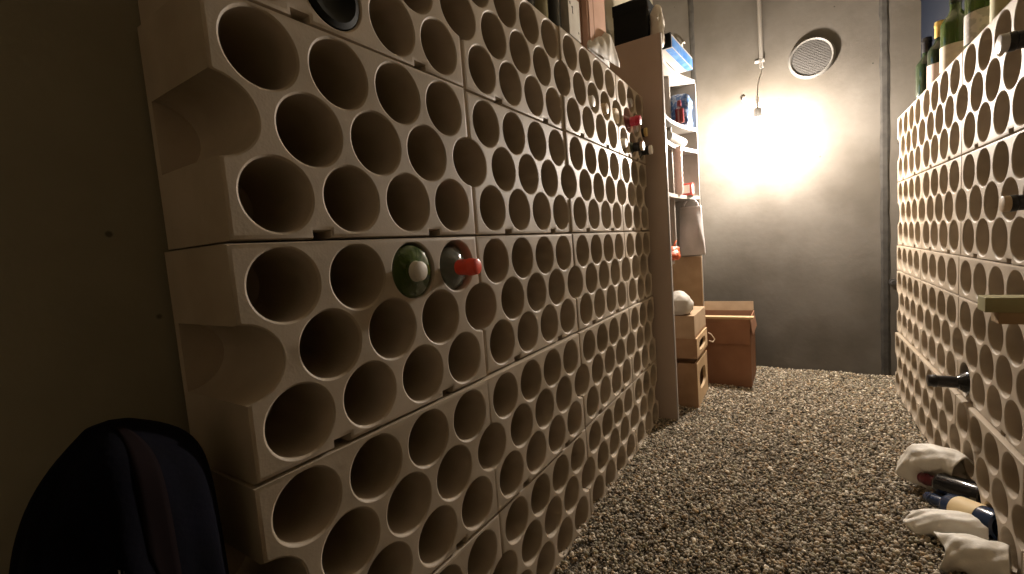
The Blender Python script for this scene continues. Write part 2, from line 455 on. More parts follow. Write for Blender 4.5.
# slight misplacement of each block, as the stack leans
SHIFT0 = [(.0143, .0118), (.0077, .0072), (.0013, .0041), (-.0024, .0028), (-.0017, .0)]
SHIFT1 = [(.0210, .0115), (.0175, .0100), (.0058, .0044), (-.0120, -.0050), (-.0017, -.0024)]
TIERDZ = [.0040, .0026, .0014, .0002, -.0010]
TIERN = ['top', 'second', 'middle', 'fourth', 'bottom']
COLN = ['nearest', 'second', 'third', 'farthest']
def left_shift(b, t):
    dx, dy = SHIFT0[t] if b == 0 else SHIFT1[t]
    if b > 1: dx *= .35; dy *= .5
    return dx, dy
for t in range(5):
    for b in range(4):
        dx, dy = left_shift(b, t)
        o = link(bpy.data.objects.new('wine_rack_block', ME3 if b == 3 else ME4))
        o.location = (b*BW + .0017 + dx, dy, 1.472 - (t+1)*BH + TIERDZ[t])
        if b == 0:
            a = R(-.9) if t != 3 else R(-1.6)
            o.rotation_euler = (0, 0, a)
            o.location.y = dy + math.sin(-a)*BW/2*.9
        extra = ', two bottles in its upper row' if (b, t) == (0, 2) else (', holding bottle necks' if (t == 0 and b > 1) else '')
        tag(o, f'white rack block on the left, {TIERN[t]} tier, {COLN[b]} column' + extra,
            'wine rack', 'polystyrene blocks of the left rack')
RBASE = {'A': 0, 'B': BH, 'C': 2*BH, 'D': 2*BH+CH, 'E': 3*BH+CH}
RN = {'A': 'top', 'B': 'second', 'C': 'single row', 'D': 'fourth', 'E': 'bottom'}
RDX = {'A': 0, 'B': 0, 'C': .004, 'D': 0, 'E': -.028}
RDY = {'A': 0, 'B': 0, 'C': .003, 'D': .004, 'E': .015}
RC = ['farthest column by the back wall', 'second column from the back wall', 'third column from the back wall', 'fourth column, cut by the photo edge']
for t in 'ABCDE':
    for k in range(4):
        hh = CH if t == 'C' else BH
        o = link(bpy.data.objects.new('wine_rack_block', ME1 if t == 'C' else ME4))
        o.rotation_euler = (0, 0, PI)
        o.location = (RFAR - k*BW - .0017 + RDX[t], RFACE + RDY[t], RTOP - RBASE[t] - hh)
        tag(o, f'white rack block on the right, {RN[t]} tier, {RC[k]}', 'wine rack', 'polystyrene blocks of the right rack')

def uoff(u): return u*P + ((BW-4*P)/2 if u not in (0, 4) else (0 if u == 0 else BW-4*P))
def lhole(b, t, r, u):
    dx, dy = left_shift(b, t)
    return Vector((b*BW + uoff(u) + dx, dy, 1.472 - t*BH - .5*P - r*RH + TIERDZ[t]))
def rhole(k, t, r, u):
    return Vector((RFAR - k*BW - uoff(u) + RDX[t], RFACE + RDY[t], RTOP - RBASE[t] - (CH/2 if t == 'C' else .5*P + r*RH)))

# ------------------------------------------------------------------ bottles
def bottle(loc, rot, glass, cap, label_text, L=.30, rb=.037, rn=.0145, caplen=.06, label=None, lab=(.05, .14), group=None, cat='bottle', bodyfrac=.58, tip=None, shoulder=.17):
    root = empty('wine_bottle', loc, rot)
    zb = L*bodyfrac; zs = zb + L*shoulder
    prof = [(0, .012), (rb*.45, .009), (rb*.8, 0), (rb*.97, .003), (rb, .010), (rb, zb)]
    for i in range(1, 9):
        f = i/8; prof.append((rn + (rb-rn)*(.5+.5*math.cos(PI*f)), zb + (zs-zb)*f))
    zc = L - caplen
    prof += [(rn*.97, L-.006), (rn*.8, L-.003), (0, L-.003)]
    lathe('glass', prof, M[glass], root)
    cp = lathe('capsule', [(rn*1.08, zc), (rn*1.12, zc+.004), (rn*1.10, L-.022), (rn*1.22, L-.020), (rn*1.22, L-.012), (rn*1.12, L-.010), (rn*1.10, L-.0015), (rn*.9, L), (0, L)], M[cap], root, 20)
    if tip: lathe('capsule_top', [(rn*1.14, L-.012), (rn*1.16, L+.0005), (rn*.9, L+.0018), (0, L+.0018)], M[tip], cp, 20)
    if label:
        z0, z1 = lab
        lathe('label', [(rb+.0002, z0), (rb+.0010, z0), (rb+.0010, z1), (rb+.0002, z1)], M[label], root, 32)
    tag(root, label_text, cat, group)
    return root
def in_left(hole, protr, glass, cap, text, L=.20, drop=.0105, tilt=0.0, **kw):
    c = lhole(*hole)
    # base inside the hole, neck towards the aisle
    base = c + Vector((0, (L-protr), -drop))
    if L - protr > DEPTH - .012: L = protr + DEPTH - .012; base = c + Vector((0, L-protr, -drop))
    return bottle(base, (R(90)+tilt, 0, 0), glass, cap, text, L=L, group='bottles in the left rack', **kw)
def in_right(hole, protr, glass, cap, text, L=.23, drop=.0105, tilt=0.0, yaw=0.0, **kw):
    c = rhole(*hole)
    if L - protr > DEPTH - .012: L = protr + DEPTH - .012
    base = c + Vector((0, -(L-protr), -drop))
    return bottle(base, (R(-90)+tilt, 0, yaw), glass, cap, text, L=L, group='bottles in the right rack', **kw)

# near left: the two bottles in the middle tier
in_left((0, 2, 0, 2.5), .018, 'green_glass', 'cap_cream', 'green bottle with a cream capped neck, in the upper row of a near left block', L=.150, rb=.046, drop=.0018, rn=.0150, caplen=.018, bodyfrac=.86, shoulder=.075, tilt=0)
in_left((0, 2, 0, 3.5), .052, 'clear_glass', 'cap_red', 'clear glass bottle with a bright red cap sticking out of the left rack', L=.19, rb=.042, drop=.004, caplen=.045, rn=.0135, bodyfrac=.68, shoulder=.09)
# dark butt of a bottle in the top tier
bottle(lhole(0, 0, 2, 1.5) + Vector((0, -.002, -.0005)), (R(-90), 0, 0), 'butt_glass', 'cap_black', 'dark bottle lying base outwards in the top tier, nearest column of the left rack', L=.130, rb=.0475, caplen=.03, group='bottles in the left rack', bodyfrac=.55)
# far end of the top tier
FAR = [
 ((2, 0, 1, 2), .000, 'straw_glass', 'cap_cream', 'pale capped bottle lying deepest left of the far top row, left rack'),
 ((2, 0, 1, 3), .006, 'straw_glass', 'cap_tan', 'tan capped bottle second from left in the far top cluster, left rack'),
 ((2, 0, 1, 4), .000, 'straw_glass', 'label_beige', 'beige bottle filling the hole left of the crimson necked bottle, left rack'),
 ((3, 0, 0, 1.5), .004, 'clear_glass', 'cap_silver', 'clear bottle in the uppermost row at the far end of the left rack'),
 ((3, 0, 1, 1), .052, 'red_glass', 'cap_crimson', 'dark red bottle with a crimson capsule sticking out, far top of left rack'),
 ((3, 0, 1, 2), .006, 'clear_glass', 'cap_silver', 'silver capped bottle just right of the crimson one, far top of left rack'),
 ((3, 0, 1, 3), .014, 'dark_glass', 'cap_black/cap_yellow', 'bottle with a yellow tip beside the shelf panel, far top of left rack'),
 ((3, 0, 2, .5), .008, 'red_glass', 'cap_white', 'red bottle with a white tip, lowest row of the far top cluster'),
 ((3, 0, 2, 1.5), .042, 'dark_glass', 'cap_black/cap_tan', 'dark green bottle with a pinkish tan tip, lowest row of the far top cluster'),
 ((3, 0, 2, 2.5), .046, 'black_glass', 'cap_black/cap_white', 'black bottle with a white tip nearest the shelf panel, lowest row of the cluster'),
]
for hole, pr, g, c, txt in FAR:
    c, _, tp = c.partition('/')
    in_left(hole, pr, g, c, txt, tip=tp or None, bodyfrac=.66 if pr > .03 else .70, L=.16 + pr, caplen=.04 if pr > .03 else .02, rb=.038, rn=.0165 if c != 'label_beige' else .026)
# right rack
in_right((3, 'A', 1, 1), .088, 'black_glass', 'cap_black', 'black bottle neck with a silvery tip near the top right corner of the photo', caplen=.09, tip='cap_silver', rn=.0145)
in_right((2, 'B', 1, 4), .046, 'black_glass', 'cap_black', 'black bottle neck with a tan tip sticking out of the second tier, right rack', caplen=.05, tip='cap_tan', rn=.0145)
in_right((2, 'D', 2, .5), .082, 'black_glass', 'cap_black', 'all black bottle neck sticking out low in the fourth tier, right rack', caplen=.085, rn=.0155)

# bottles standing on top of the right rack
RT = [
 (2.33, -1.035, 'dark_glass', 'cap_black', None, 'dark bottle standing farthest along the top of the right rack', .27, .036),
 (2.13, -1.035, 'dark_glass', 'cap_gold', 'label_pink', 'gold capped dark bottle with a pinkish label on top of the right rack', .262, .036),
 (1.915, -1.030, 'green_glass', 'dark_glass', 'label_beige', 'green bottle with a beige label standing on the right rack', .30, .038),
 (1.63, -1.030, 'green_glass', 'cap_maroon', 'label_grey', 'wide green bottle with a grey label standing on the right rack', .31, .043),
 (1.46, -1.035, 'green_glass', 'cap_gold', 'label_olive', 'green bottle with an olive label nearest the photo corner, on the right rack', .30, .038),
]
for x, y, g, c, lb, txt, L, rb in RT:
    bottle((x, y, RTOP - .0008), (0, 0, random.random()*6), g, c, txt, L=L, rb=rb, label=lb, lab=(.022, .105), group='bottles standing on the right rack')

M['navy_box'] = mat('dark_navy_box', (0.0025, 0.0045, 0.010), 0.7, spec=0.15)
nb = empty('storage_box', (2.33, -1.113, RTOP - .0008))
box('carton_body', (-.34, -.036, 0), (.34, .036, .60), M['navy_box'], nb, .004)
box('lid', (-.344, -.038, .54), (.344, .038, .61), M['navy_box'], nb, .003)
tag(nb, 'dark navy box standing behind the bottles at the far end of the right rack', 'box')
# bottles standing on top of the left rack
for x, y, g, lb, txt, rb in ((.845, .055, 'black_glass', None, 'black bottle standing at the left of the row on top of the left rack', .037),
                     (.925, .055, 'straw_glass', None, 'brownish bottle standing second in the row on top of the left rack', .036),
                     (1.003, .052, 'black_glass', None, 'black bottle standing against the white carton on top of the left rack', .037)):
    bottle((x, y, 1.4772), (0, 0, 0), g, 'cap_black', txt, L=.30, rb=rb, label=lb, group='bottles standing on the left rack')

# ------------------------------------------------------------------ bottles and wrapped bottles low on the right
def along(a, b):
    """rotation taking +Z onto b-a"""
    return (Vector(b)-Vector(a)).to_track_quat('Z', 'Y').to_euler()
def slanted_bottle(tip, mouth, back, glass, cap, text, rb=.036, label=None, lab=(.05, .12), caplen=.07):
    tip = Vector(tip); mouth = Vector(mouth); d = (mouth-tip).normalized(); base = mouth + d*back
    L = (tip-base).length
    return bottle(base, along(base, tip), glass, cap, text, L=L, rb=rb, label=label, lab=lab, caplen=caplen, group='bottles low in the right rack', bodyfrac=.62)
slanted_bottle((1.490, -.868, .055), (1.378, -.957, .078), .035, 'black_glass', 'cap_maroon', 'dark bottle with a maroon neck lying between white wrapped bottles, bottom of right rack')
slanted_bottle((1.410, -.868, .034), (1.265, -.957, .066), .035, 'navy_glass', 'navy_glass', 'dark bottle with a cream label lying below the maroon necked one, right rack', label='label_cream', lab=(.045, .110), caplen=.05)
def wrapped(pts, rads, text, seed):
    n = 26; seg = 40
    pts = [Vector(p) for p in pts]
    root = empty('wrapped_bottle', pts[-1])
    def at(f):
        g = f*(len(pts)-1); i = min(int(g), len(pts)-2); return pts[i].lerp(pts[i+1], g-i), rads[i]+(rads[i+1]-rads[i])*(g-i)
    P_, R_ = [], []
    for i in range(n):
        p, r = at(i/(n-1)); P_.append(p - pts[-1]); R_.append(r)
    o = tube('tissue_wrap', P_, R_, M['tissue'], root, 56, cap=False)
    me = o.data
    ax = (pts[-1]-pts[0]).normalized(); side = ax.cross(Vector((0, 0, 1))).normalized(); upv = side.cross(ax)
    Lw = (pts[-1]-pts[0]).length
    for k, v in enumerate(me.vertices):
        q = v.co; i = k//56; f = i/(n-1); c = P_[i]
        ang = 2*PI*(k % 56)/56
        loose = (1-f)**1.5
        fold = math.sin(ang*4 + seed + 1.6*math.sin(9*f+seed)) + .6*math.sin(ang*9 + seed*2 + 14*f)
        d = (q-c); d.normalize()
        lip = 1.0 + .32*max(0, 1-f*5)**2
        rr = (q-c).length*lip*(1 + .055*fold*(.5+loose)) + .006*mnoise.noise(q*28+Vector((seed, 0, 0)))
        v.co = c + d*rr - upv*(.012*max(0, 1-f*4)**2) + ax*(-.010*math.sin(ang*3+seed)*max(0, 1-f*6))
    sdm = o.modifiers.new('t', 'SOLIDIFY'); sdm.thickness = .0015; sdm.offset = 0
    # the dark neck just showing inside
    p0 = P_[0]; p1 = P_[len(P_)//2]; d0 = (p1-p0).normalized()
    tube('bottle_neck', [p0 + d0*.012, p0 + d0*.055, p0 + d0*.08, p1], [.0145, .0145, .026, .028], M['dark_glass'], root, 20)
    tag(root, text, 'wrapped bottle', 'tissue wrapped bottles at the foot of the right rack')
    return root
wrapped([(1.550, -.862, .056), (1.520, -.885, .108), (1.475, -.93, .122), (1.445, -.953, .118)], [.040, .043, .040, .036], 'white tissue wrapped bottle uppermost at the foot of the right rack', 1)
wrapped([(1.275, -.805, .018), (1.27, -.86, .034), (1.255, -.92, .044), (1.245, -.953, .046)], [.026, .033, .035, .035], 'white tissue wrapped bottle lying below the two dark bottles on the gravel', 4)
wrapped([(1.150, -.850, .030), (1.14, -.885, .040), (1.122, -.93, .048), (1.115, -.953, .05)], [.036, .042, .042, .04], 'white tissue wrapped bottle nearest the camera in the bottom right corner', 7)

# two wooden slats stuck into one hole of the low tier
def slat(text, m, lo, hi):
    c = Vector(((lo[0]+hi[0])/2, (lo[1]+hi[1])/2, lo[2]))
    o = box('wooden_batten', Vector(lo)-c, Vector(hi)-c, M[m], None, .0015); o.location = c
    tag(o, text, 'batten', 'battens stuck in the right rack'); return o
slat('olive tinted wooden batten sticking out of the right rack, upper of the two', 'plank_olive', (1.004, -1.10, .6455), (1.050, -.877, .6755))
slat('brown wooden batten sticking out of the right rack below the olive one', 'plank_brown', (1.006, -1.10, .6215), (1.049, -.897, .6450))

# ------------------------------------------------------------------ things on top of the left rack
def carton(name, lo, hi, m, text, cat, parts=()):
    c = Vector(((lo[0]+hi[0])/2, (lo[1]+hi[1])/2, lo[2])); r = empty(name, c)
    l = Vector(lo)-c; h = Vector(hi)-c
    box('carton_body', l, h, m, r, .002)
    for fn in parts: fn(r, l, h)
    tag(r, text, cat); return r
def seam_line(r, l, h):
    box('lid', (l.x-.001, l.y-.001, h.z-.03), (h.x+.001, h.y+.001, h.z+.001), M['whitecarton'], r, .001)
def mark(r, l, h):
    bm = bmesh.new(); x = l.x+.030; z = h.z-.045; y = l.y-.0006
    add_box(bm, (x, y, z-.010), (x+.004, y+.0008, z+.012)); add_box(bm, (x-.005, y, z+.006), (x+.001, y+.0008, z+.010))
    add_box(bm, (x-.018, y, z+.012), (x-.012, y+.0008, z+.020))
    from_bm('printed_mark', bm, M['ink'], r)
    bm = bmesh.new(); add_box(bm, (h.x-.018, y, l.z+.020), (h.x-.013, y+.0008, l.z+.026)); from_bm('printed_mark', bm, M['ink'], r)
carton('storage_box', (1.046, .006, 1.4772), (1.132, .15, 1.600), M['whitecarton'], 'small whitish carton with a dark printed mark beside the bottles on the left rack', 'box', [mark])
def flap_groove(r, l, h):
    box('flap', (l.x+.012, l.y-.003, l.z+.0), (l.x+.050, l.y, h.z-.02), M['pinkbox'], r, .001)
    box('tape', (l.x+.052, l.y-.0012, l.z), (l.x+.062, l.y+.0002, h.z-.17), M['cardboard_red'], r, 0)
carton('cardboard_box', (1.212, .012, 1.4772), (1.392, .165, 1.90), M['pinkbox'], 'tall pinkish brown cardboard box standing on the far half of the left rack', 'box', [flap_groove])
carton('cardboard_box', (1.140, .030, 1.4772), (1.206, .165, 1.78), M['cardboard_red'], 'narrow reddish box squeezed between white carton and pinkish box', 'box')

def crumpled_sheet(name, nx, ny, fn, m, parent=None, thick=.0015):
    vs = []; fs = []
    for i in range(nx):
        for j in range(ny):
            vs.append(fn(i/(nx-1), j/(ny-1)))
    for i in range(nx-1):
        for j in range(ny-1):
            fs.append((i*ny+j, (i+1)*ny+j, (i+1)*ny+j+1, i*ny+j+1))
    o = mesh_from(name, vs, fs, m, parent, smooth=True)
    md = o.modifiers.new('t', 'SOLIDIFY'); md.thickness = thick
    return o
def film_fn(u, v):
    x = 1.185 + .240*u
    a = PI*v
    hgt = .012 + .125*u**.9 - .09*max(0, u-.86)/.14 + .010*mnoise.noise(Vector((u*6, v*2, 4)))
    dpt = .012 + .030*u
    yy = .012 - dpt*math.cos(a)*.8 - .005*mnoise.noise(Vector((u*9, v*5, 2)))
    if x < 1.40: yy = min(yy, .0085)
    zz = 1.4785 + max(.004, hgt)*math.sin(a)**.6 + .004*mnoise.noise(Vector((u*22, v*9, 7)))*math.sin(a)
    return Vector((x, yy, max(zz, 1.4785)))
fo = crumpled_sheet('plastic_film', 34, 16, film_fn, M['film'])
tag(fo, 'crumpled white plastic film lying on the left rack before the pinkish box', 'plastic film')

# ------------------------------------------------------------------ shelf unit
XS0, XS1, XD = 1.812, 2.450, 2.220
def front(x):
    t = (x-XS0)/(XS1-XS0)
    chord = -.083 + (-.112+.083)*t
    return chord + .055*4*t*(1-t)*.95
sh = empty('shelf_unit', ((XS0+XS1)/2, .03, FLOOR))
S0 = Vector(sh.location)
def sbox(name, lo, hi, m, bevel=.0015): return box(name, Vector(lo)-S0, Vector(hi)-S0, m, sh, bevel)
sp_ = sbox('side_panel', (XS0, -.081, FLOOR+.002), (XS0+.018, .170, 1.722), M['panel'])
box('front_edging', Vector((XS0+.0005, -.0855, FLOOR+.002))-S0, Vector((XS0+.0185, -.0812, 1.722))-S0, M['white_edge'], sp_, .0008)

sbox('side_panel', (XS1, -.112, FLOOR+.002), (XS1+.018, .170, 1.668), M['white_paint'])
sbox('divider', (XD, -.024, .74), (XD+.016, .170, 1.666), M['white_paint'])
def shelf_plate(name, z, th, x0=XS0+.019, x1=XS1-.001, round_end=False, back=.170):
    N = 28; vs = []; fs = []
    for zz in (z-th, z):
        for i in range(N+1):
            x = x0+(x1-x0)*i/N; f = front(x)
            if round_end:
                q = max(0, (i/N-.75)/.25); f = f + .10*(1-math.sqrt(max(0, 1-q*q)))
            vs.append(Vector((x, f, zz))-S0); vs.append(Vector((x, back, zz))-S0)
    K = 2*(N+1)
    for i in range(N):
        a = 2*i
        fs += [(a, a+1, a+3, a+2), (K+a, K+a+2, K+a+3, K+a+1), (a, a+2, K+a+2, K+a), (a+1, K+a+1, K+a+3, a+3)]
    fs += [(0, K, K+1, 1), (2*N, 2*N+1, K+2*N+1, K+2*N)]
    o = mesh_from(name, vs, fs, M['white_edge'], sh)
    bm = bmesh.new(); bm.from_mesh(o.data); bmesh.ops.recalc_face_normals(bm, faces=bm.faces); bm.to_mesh(o.data); bm.free()
    return o
shelf_plate('top_board', 1.686, .018)
for z in (1.428, 1.312, 1.060): shelf_plate('shelf', z, .018)
shelf_plate('shelf', .728, .018, x1=2.150, round_end=True)
tag(sh, 'tall white open shelf unit with a grey brown side and hollow curved shelf fronts', 'shelf')

# things on the shelf unit
bb = empty('storage_box', (1.842, .035, 1.6868))
box('carton_body', (-.006, -.060, 0), (.15, .092, .215), M['black'], bb, .003)
box('lid', (-.008, -.062, .170), (.152, .094, .217), M['black'], bb, .002)
tag(bb, 'black box on top of the shelf unit, over its grey brown side', 'box')
wb = empty('plastic_bag', (1.876, -.060, 1.6868))
def blob(name, size, m, parent, loc=(0, 0, 0), amp=.01, scale=14, seed=0, sub=4, flat=True, boxy=1.0):
    bm = bmesh.new(); bmesh.ops.create_icosphere(bm, subdivisions=sub, radius=1)
    for v in bm.verts:
        d = v.co.normalized()
        v.co = Vector([math.copysign(abs(d[k])**boxy, d[k])*size[k] for k in range(3)])
    o = from_bm(name, bm, m, parent, smooth=True); o.data.update()
    crumple(o, amp, scale, seed)
    zmin = min(v.co.z for v in o.data.vertices)
    if flat:
        for v in o.data.vertices:
            if v.co.z < zmin + size[2]*.35: v.co.z = zmin + size[2]*.35 + (v.co.z-zmin-size[2]*.35)*.1
        zmin = min(v.co.z for v in o.data.vertices)
    for v in o.data.vertices: v.co.z -= zmin; v.co += Vector(loc)
    o.data.update(); return o
blob('bag_body', (.038, .030, .105), M['film'], wb, amp=.012, scale=18, seed=2)
blob('knot', (.012, .012, .02), M['cap_tan'], wb, (0, 0, .145), amp=.003, scale=40, seed=3, sub=3)
tag(wb, 'white crumpled plastic bag beside the black box on top of the shelf', 'plastic bag')
bx = empty('storage_box', (2.10, -.082, 1.6875), (0, 0, R(-4)))
box('carton_body', (-.185, -.036, .0), (.185, .036, .060), M['white_edge'], bx, .003)
box('end_flap', (-.188, -.037, -.0), (-.178, .037, .062), M['black'], bx, .001)
box('printed_panel', (-.170, -.0368, .006), (.180, -.0350, .050), M['blue'], bx, .0005)
box('printed_panel', (-.170, -.0355, -.0006), (.180, -.006, .001), M['blue'], bx, 0)
tag(bx, 'long blue and white box with a black end lying on the shelf top', 'box')
bg = empty('plastic_bag', (2.37, -.045, 1.4285))
blob('bag_body', (.070, .056, .098), M['bluebag'], bg, amp=.012, scale=20, seed=5, boxy=.55)
tag(bg, 'blue patterned plastic bag on the upper shelf of the white unit', 'plastic bag')
bottle((2.255, -.062, 1.4285), (0, 0, 0), 'red_glass', 'cap_maroon', 'small dark red bottle beside the blue bag on the shelf', L=.115, rb=.022, rn=.009, caplen=.03, group='things on the shelves')
gl = empty('glass_jar', (1.96, -.020, 1.3125))
jg = lathe('glass', [(0, .004), (.028, 0), (.032, .004), (.032, .06), (.026, .072), (.026, .082), (.024, .082), (.024, .070), (.029, .058), (.029, .008), (0, .008)], M['clear_glass'], gl)
lathe('rim', [(.0262, .078), (.0285, .078), (.0285, .084), (.0235, .084), (.0235, .082)], M['clear_glass'], jg)
tag(gl, 'clear glass jar standing on the second shelf of the white unit', 'jar')
rp = tube('paper_roll', [(2.06, -.040, 1.3365), (2.30, -.062, 1.3365)], .024, M['white_edge'], None, 20)
tag(rp, 'white paper roll lying on the second shelf beside the jar', 'paper roll')
rb_ = empty('storage_box', (2.36, -.062, 1.0605))
box('carton_body', (-.03, -.032, 0), (.03, .032, .066), M['cap_white'], rb_, .002)
for k, (a, b_) in enumerate(((0, .012), (.056, .066))):
    box('red_band', (-.0308, -.0328, a), (.0308, .0328, b_), M['redpaint'], rb_, 0)
for s in (-1, 1):
    box('red_band', (-.0312, s*.027-.0055, .012), (-.0295, s*.027+.0055, .056), M['redpaint'], rb_, 0)
tag(rb_, 'small white box with red borders on the third shelf', 'box')
cups = []
for k in range(9):
    z = 1.0605 + k*.026
    prof = [(0, .001), (.016, 0), (.022, .034), (.0235, .034), (.0235, .036), (.020, .036), (.0145, .004), (0, .004)]
    if k == 0: c = lathe('paper_cup', prof, M['pinkcup'], None, 20)
    else:
        c = cups[0].copy(); link(c)
    c.location = (2.22, -.052, z)
    cups.append(c)
    tag(c, 'pinkish paper cup in the tall nested stack on the third shelf', 'cup', 'nested paper cups on the third shelf')
# orange net on the low shelf
on = empty('net_bag', (2.06, -.045, .7285))
blob('net_body', (.058, .030, .040), M['orange'], on, amp=.012, scale=30, seed=8)
tube('tie', [(0.0, 0, .06), (.01, -.005, .085), (.025, -.008, .095)], .004, M['orange'], on, 8)
tag(on, 'orange red net bag lying on the low shelf by the grey brown side', 'bag')
# hanging white bag
hb = empty('plastic_bag', (2.395, -.072, .735))
def bag_shell(name, m, w0, w1, h, d, parent, seed):
    vs = []; fs = []; nz, na = 26, 44
    for i in range(nz):
        f = i/(nz-1); z = h*f
        hw = (w0 + (w1-w0)*f)/2; dd = d*(.35+.65*math.sin(PI*min(1, .12+f*.9)))*.5
        for k in range(na):
            a = 2*PI*k/na
            cx = abs(math.cos(a))**.6*math.copysign(1, math.cos(a)); cy = abs(math.sin(a))**.6*math.copysign(1, math.sin(a))
            p = Vector((cx*dd, cy*hw, z))
            nn = mnoise.noise(Vector((cx*2+seed, p.y*25, p.z*9)))*.007
            p += Vector((nn, nn*.4, 0))
            vs.append(p)
    for i in range(nz-1):
        for k in range(na):
            k2 = (k+1) % na; fs.append((i*na+k, i*na+k2, (i+1)*na+k2, (i+1)*na+k))
    fs.append(tuple(range(na-1, -1, -1))); fs.append(tuple(range((nz-1)*na, nz*na)))
    return mesh_from(name, vs, fs, m, parent, smooth=True)
bag_shell('bag_body', M['milky'], .135, .108, .268, .075, hb, 1)
for s in (-1, 1):
    tube('handle', [(0, s*.040, .262), (0, s*.034, .285), (0, s*.020, .302)], .006, M['milky'], hb, 8)
tag(hb, 'milky white plastic bag hanging below the third shelf', 'plastic bag')
# added tan sheet: warm light on the end panel, put into its colour
cb = box('warm_light_sheet', (2.436, -.110, FLOOR+.012), (2.4485, .05, .725), M['cardboard_pale'], None, .001)
tag(cb, 'tan sheet added for the warm light on the shelf end below the hanging bag', 'warm light sheet')

# ------------------------------------------------------------------ boxes on the floor
def wall_box(name, lo, hi, m, text, cat='box', t=.006, flaps=(), hole=None, top=None, rotz=0):
    c = Vector(((lo[0]+hi[0])/2, (lo[1]+hi[1])/2, lo[2])); r = empty(name, c, (0, 0, rotz))
    l = Vector(lo)-c; h = Vector(hi)-c
    bm = bmesh.new()
    add_box(bm, (l.x, l.y, 0), (h.x, h.y, t), 0)
    add_box(bm, (l.x, l.y, t), (l.x+t, h.y, h.z), 0); add_box(bm, (h.x-t, l.y, t), (h.x, h.y, h.z), 0)
    if hole is None:
        add_box(bm, (l.x+t, l.y, t), (h.x-t, l.y+t, h.z), 0)
    add_box(bm, (l.x+t, h.y-t, t), (h.x-t, h.y, h.z), 0)
    from_bm('box_body', bm, m, r)
    if hole is not None:
        # aisle side with an oval hand hole
        cx, cz, a, b_ = hole; W2 = (h.x-l.x)/2 - t
        seg = 32
        outer = []
        for k in range(seg):
            an = 2*PI*k/seg; dx, dz = math.cos(an), math.sin(an)
            s = min(W2/abs(dx) if abs(dx) > 1e-6 else 9, ((h.z-cz) if dz > 0 else (cz-t))/abs(dz) if abs(dz) > 1e-6 else 9)
            outer.append((dx*s, cz+dz*s))
        inner = [(cx+a*math.copysign(abs(math.cos(2*PI*k/seg))**.7, math.cos(2*PI*k/seg)), cz+b_*math.copysign(abs(math.sin(2*PI*k/seg))**.7, math.sin(2*PI*k/seg))) for k in range(seg)]
        # make sure the corners are present
        for cx_, cz_ in ((W2, h.z), (-W2, h.z), (-W2, t), (W2, t)):
            j = min(range(seg), key=lambda q: (outer[q][0]-cx_)**2 + (outer[q][1]-cz_)**2); outer[j] = (cx_, cz_)
        vs = []; fs = []
        for y in (l.y, l.y+t*1.6):
            vs += [(p[0], y, p[1]) for p in outer]; vs += [(p[0], y, p[1]) for p in inner]
        for k in range(seg):
            k2 = (k+1) % seg
            fs += [(k, k2, seg+k2, seg+k), (2*seg+k, 3*seg+k, 3*seg+k2, 2*seg+k2), (seg+k, seg+k2, 3*seg+k2, 3*seg+k), (k, 2*seg+k, 2*seg+k2, k2)]
        o = mesh_from('end_board', vs, fs, top or m, r)
        bm = bmesh.new(); bm.from_mesh(o.data); bmesh.ops.recalc_face_normals(bm, faces=bm.faces); bm.to_mesh(o.data); bm.free()
    for side, length, ang in flaps:
        # hinge on the upper edge, ang measured outwards from upright
        w = (h.y-l.y) if side in ('-x', '+x') else (h.x-l.x)
        bm = bmesh.new(); add_box(bm, (-.0015, -w/2+.004, 0), (.0015, w/2-.004, length), 0)
        f = from_bm('flap', bm, m if ang > 2 else (top or m), r)
        if side == '-x': f.location = (l.x+.003, 0, h.z); f.rotation_euler = (0, -ang, 0)
        if side == '+x': f.location = (h.x-.003, 0, h.z); f.rotation_euler = (0, ang, 0)
        if side == '-y': f.location = (0, l.y+.003, h.z); f.rotation_euler = (0, ang, -PI/2)
        if side == '+y': f.location = (0, h.y-.003, h.z); f.rotation_euler = (0, ang, PI/2)
    tag(r, text, cat); return r
wall_box('wooden_crate', (1.995, -.143, .0), (2.295, .07, .222), M['cardboard'], 'open topped crate with an oval hand hole, bottom of the stack by the shelf', 'crate', hole=(0, .12, .085, .052), top=M['pine'], t=.008)
wall_box('wooden_crate', (1.998, -.146, .246), (2.305, .07, .346), M['cardboard'], 'low box with a pale slotted aisle side, middle of the stack by the shelf', 'crate', hole=(0, .05, .09, .026), top=M['pine'], t=.008)
# slats that keep the middle box clear of the crate below
bs = empty('cardboard_box', (2.15, -.035, .347))
box('box_body', (-.155, -.104, 0), (.165, .104, .112), M['cardboard_pale'], bs, .003)
box('tape', (-.1555, -.012, .06), (.1655, .012, .1127), M['pine'], bs, 0)
box('tape', (-.1557, -.104, .004), (.1657, -.1046, .016), M['cardboard'], bs, 0)
tag(bs, 'closed tan cardboard box topmost on the stack beside the shelf', 'box')
pb = empty('plastic_bag', (2.05, -.060, .4605))
blob('bag_body', (.085, .070, .068), M['film'], pb, amp=.014, scale=14, seed=11)
tag(pb, 'white bulging plastic bag on top of the stacked boxes', 'plastic bag')
cr = [o for o in COL.objects if o.name.startswith('wooden_crate')][1]; C0 = Vector(cr.location)
st = tube('string_loop', [Vector(q) - C0 for q in [(2.312, -.150, .315), (2.325, -.165, .300), (2.335, -.178, .275), (2.322, -.170, .262), (2.310, -.152, .272)]], .0028, M['string'], cr, 8)  # loose string loop hanging beside the boxes, only parented to the middle crate
wall_box('cardboard_box', (2.405, -.345, .0), (2.735, -.065, .372), M['cardboard_red'], 'big open reddish brown cardboard box by the back wall', 'box',
         flaps=(('-x', .135, R(176)), ('+x', .055, R(4)), ('-y', .09, R(172)), ('+y', .06, R(12))), top=M['cardboard_pale'], t=.005)
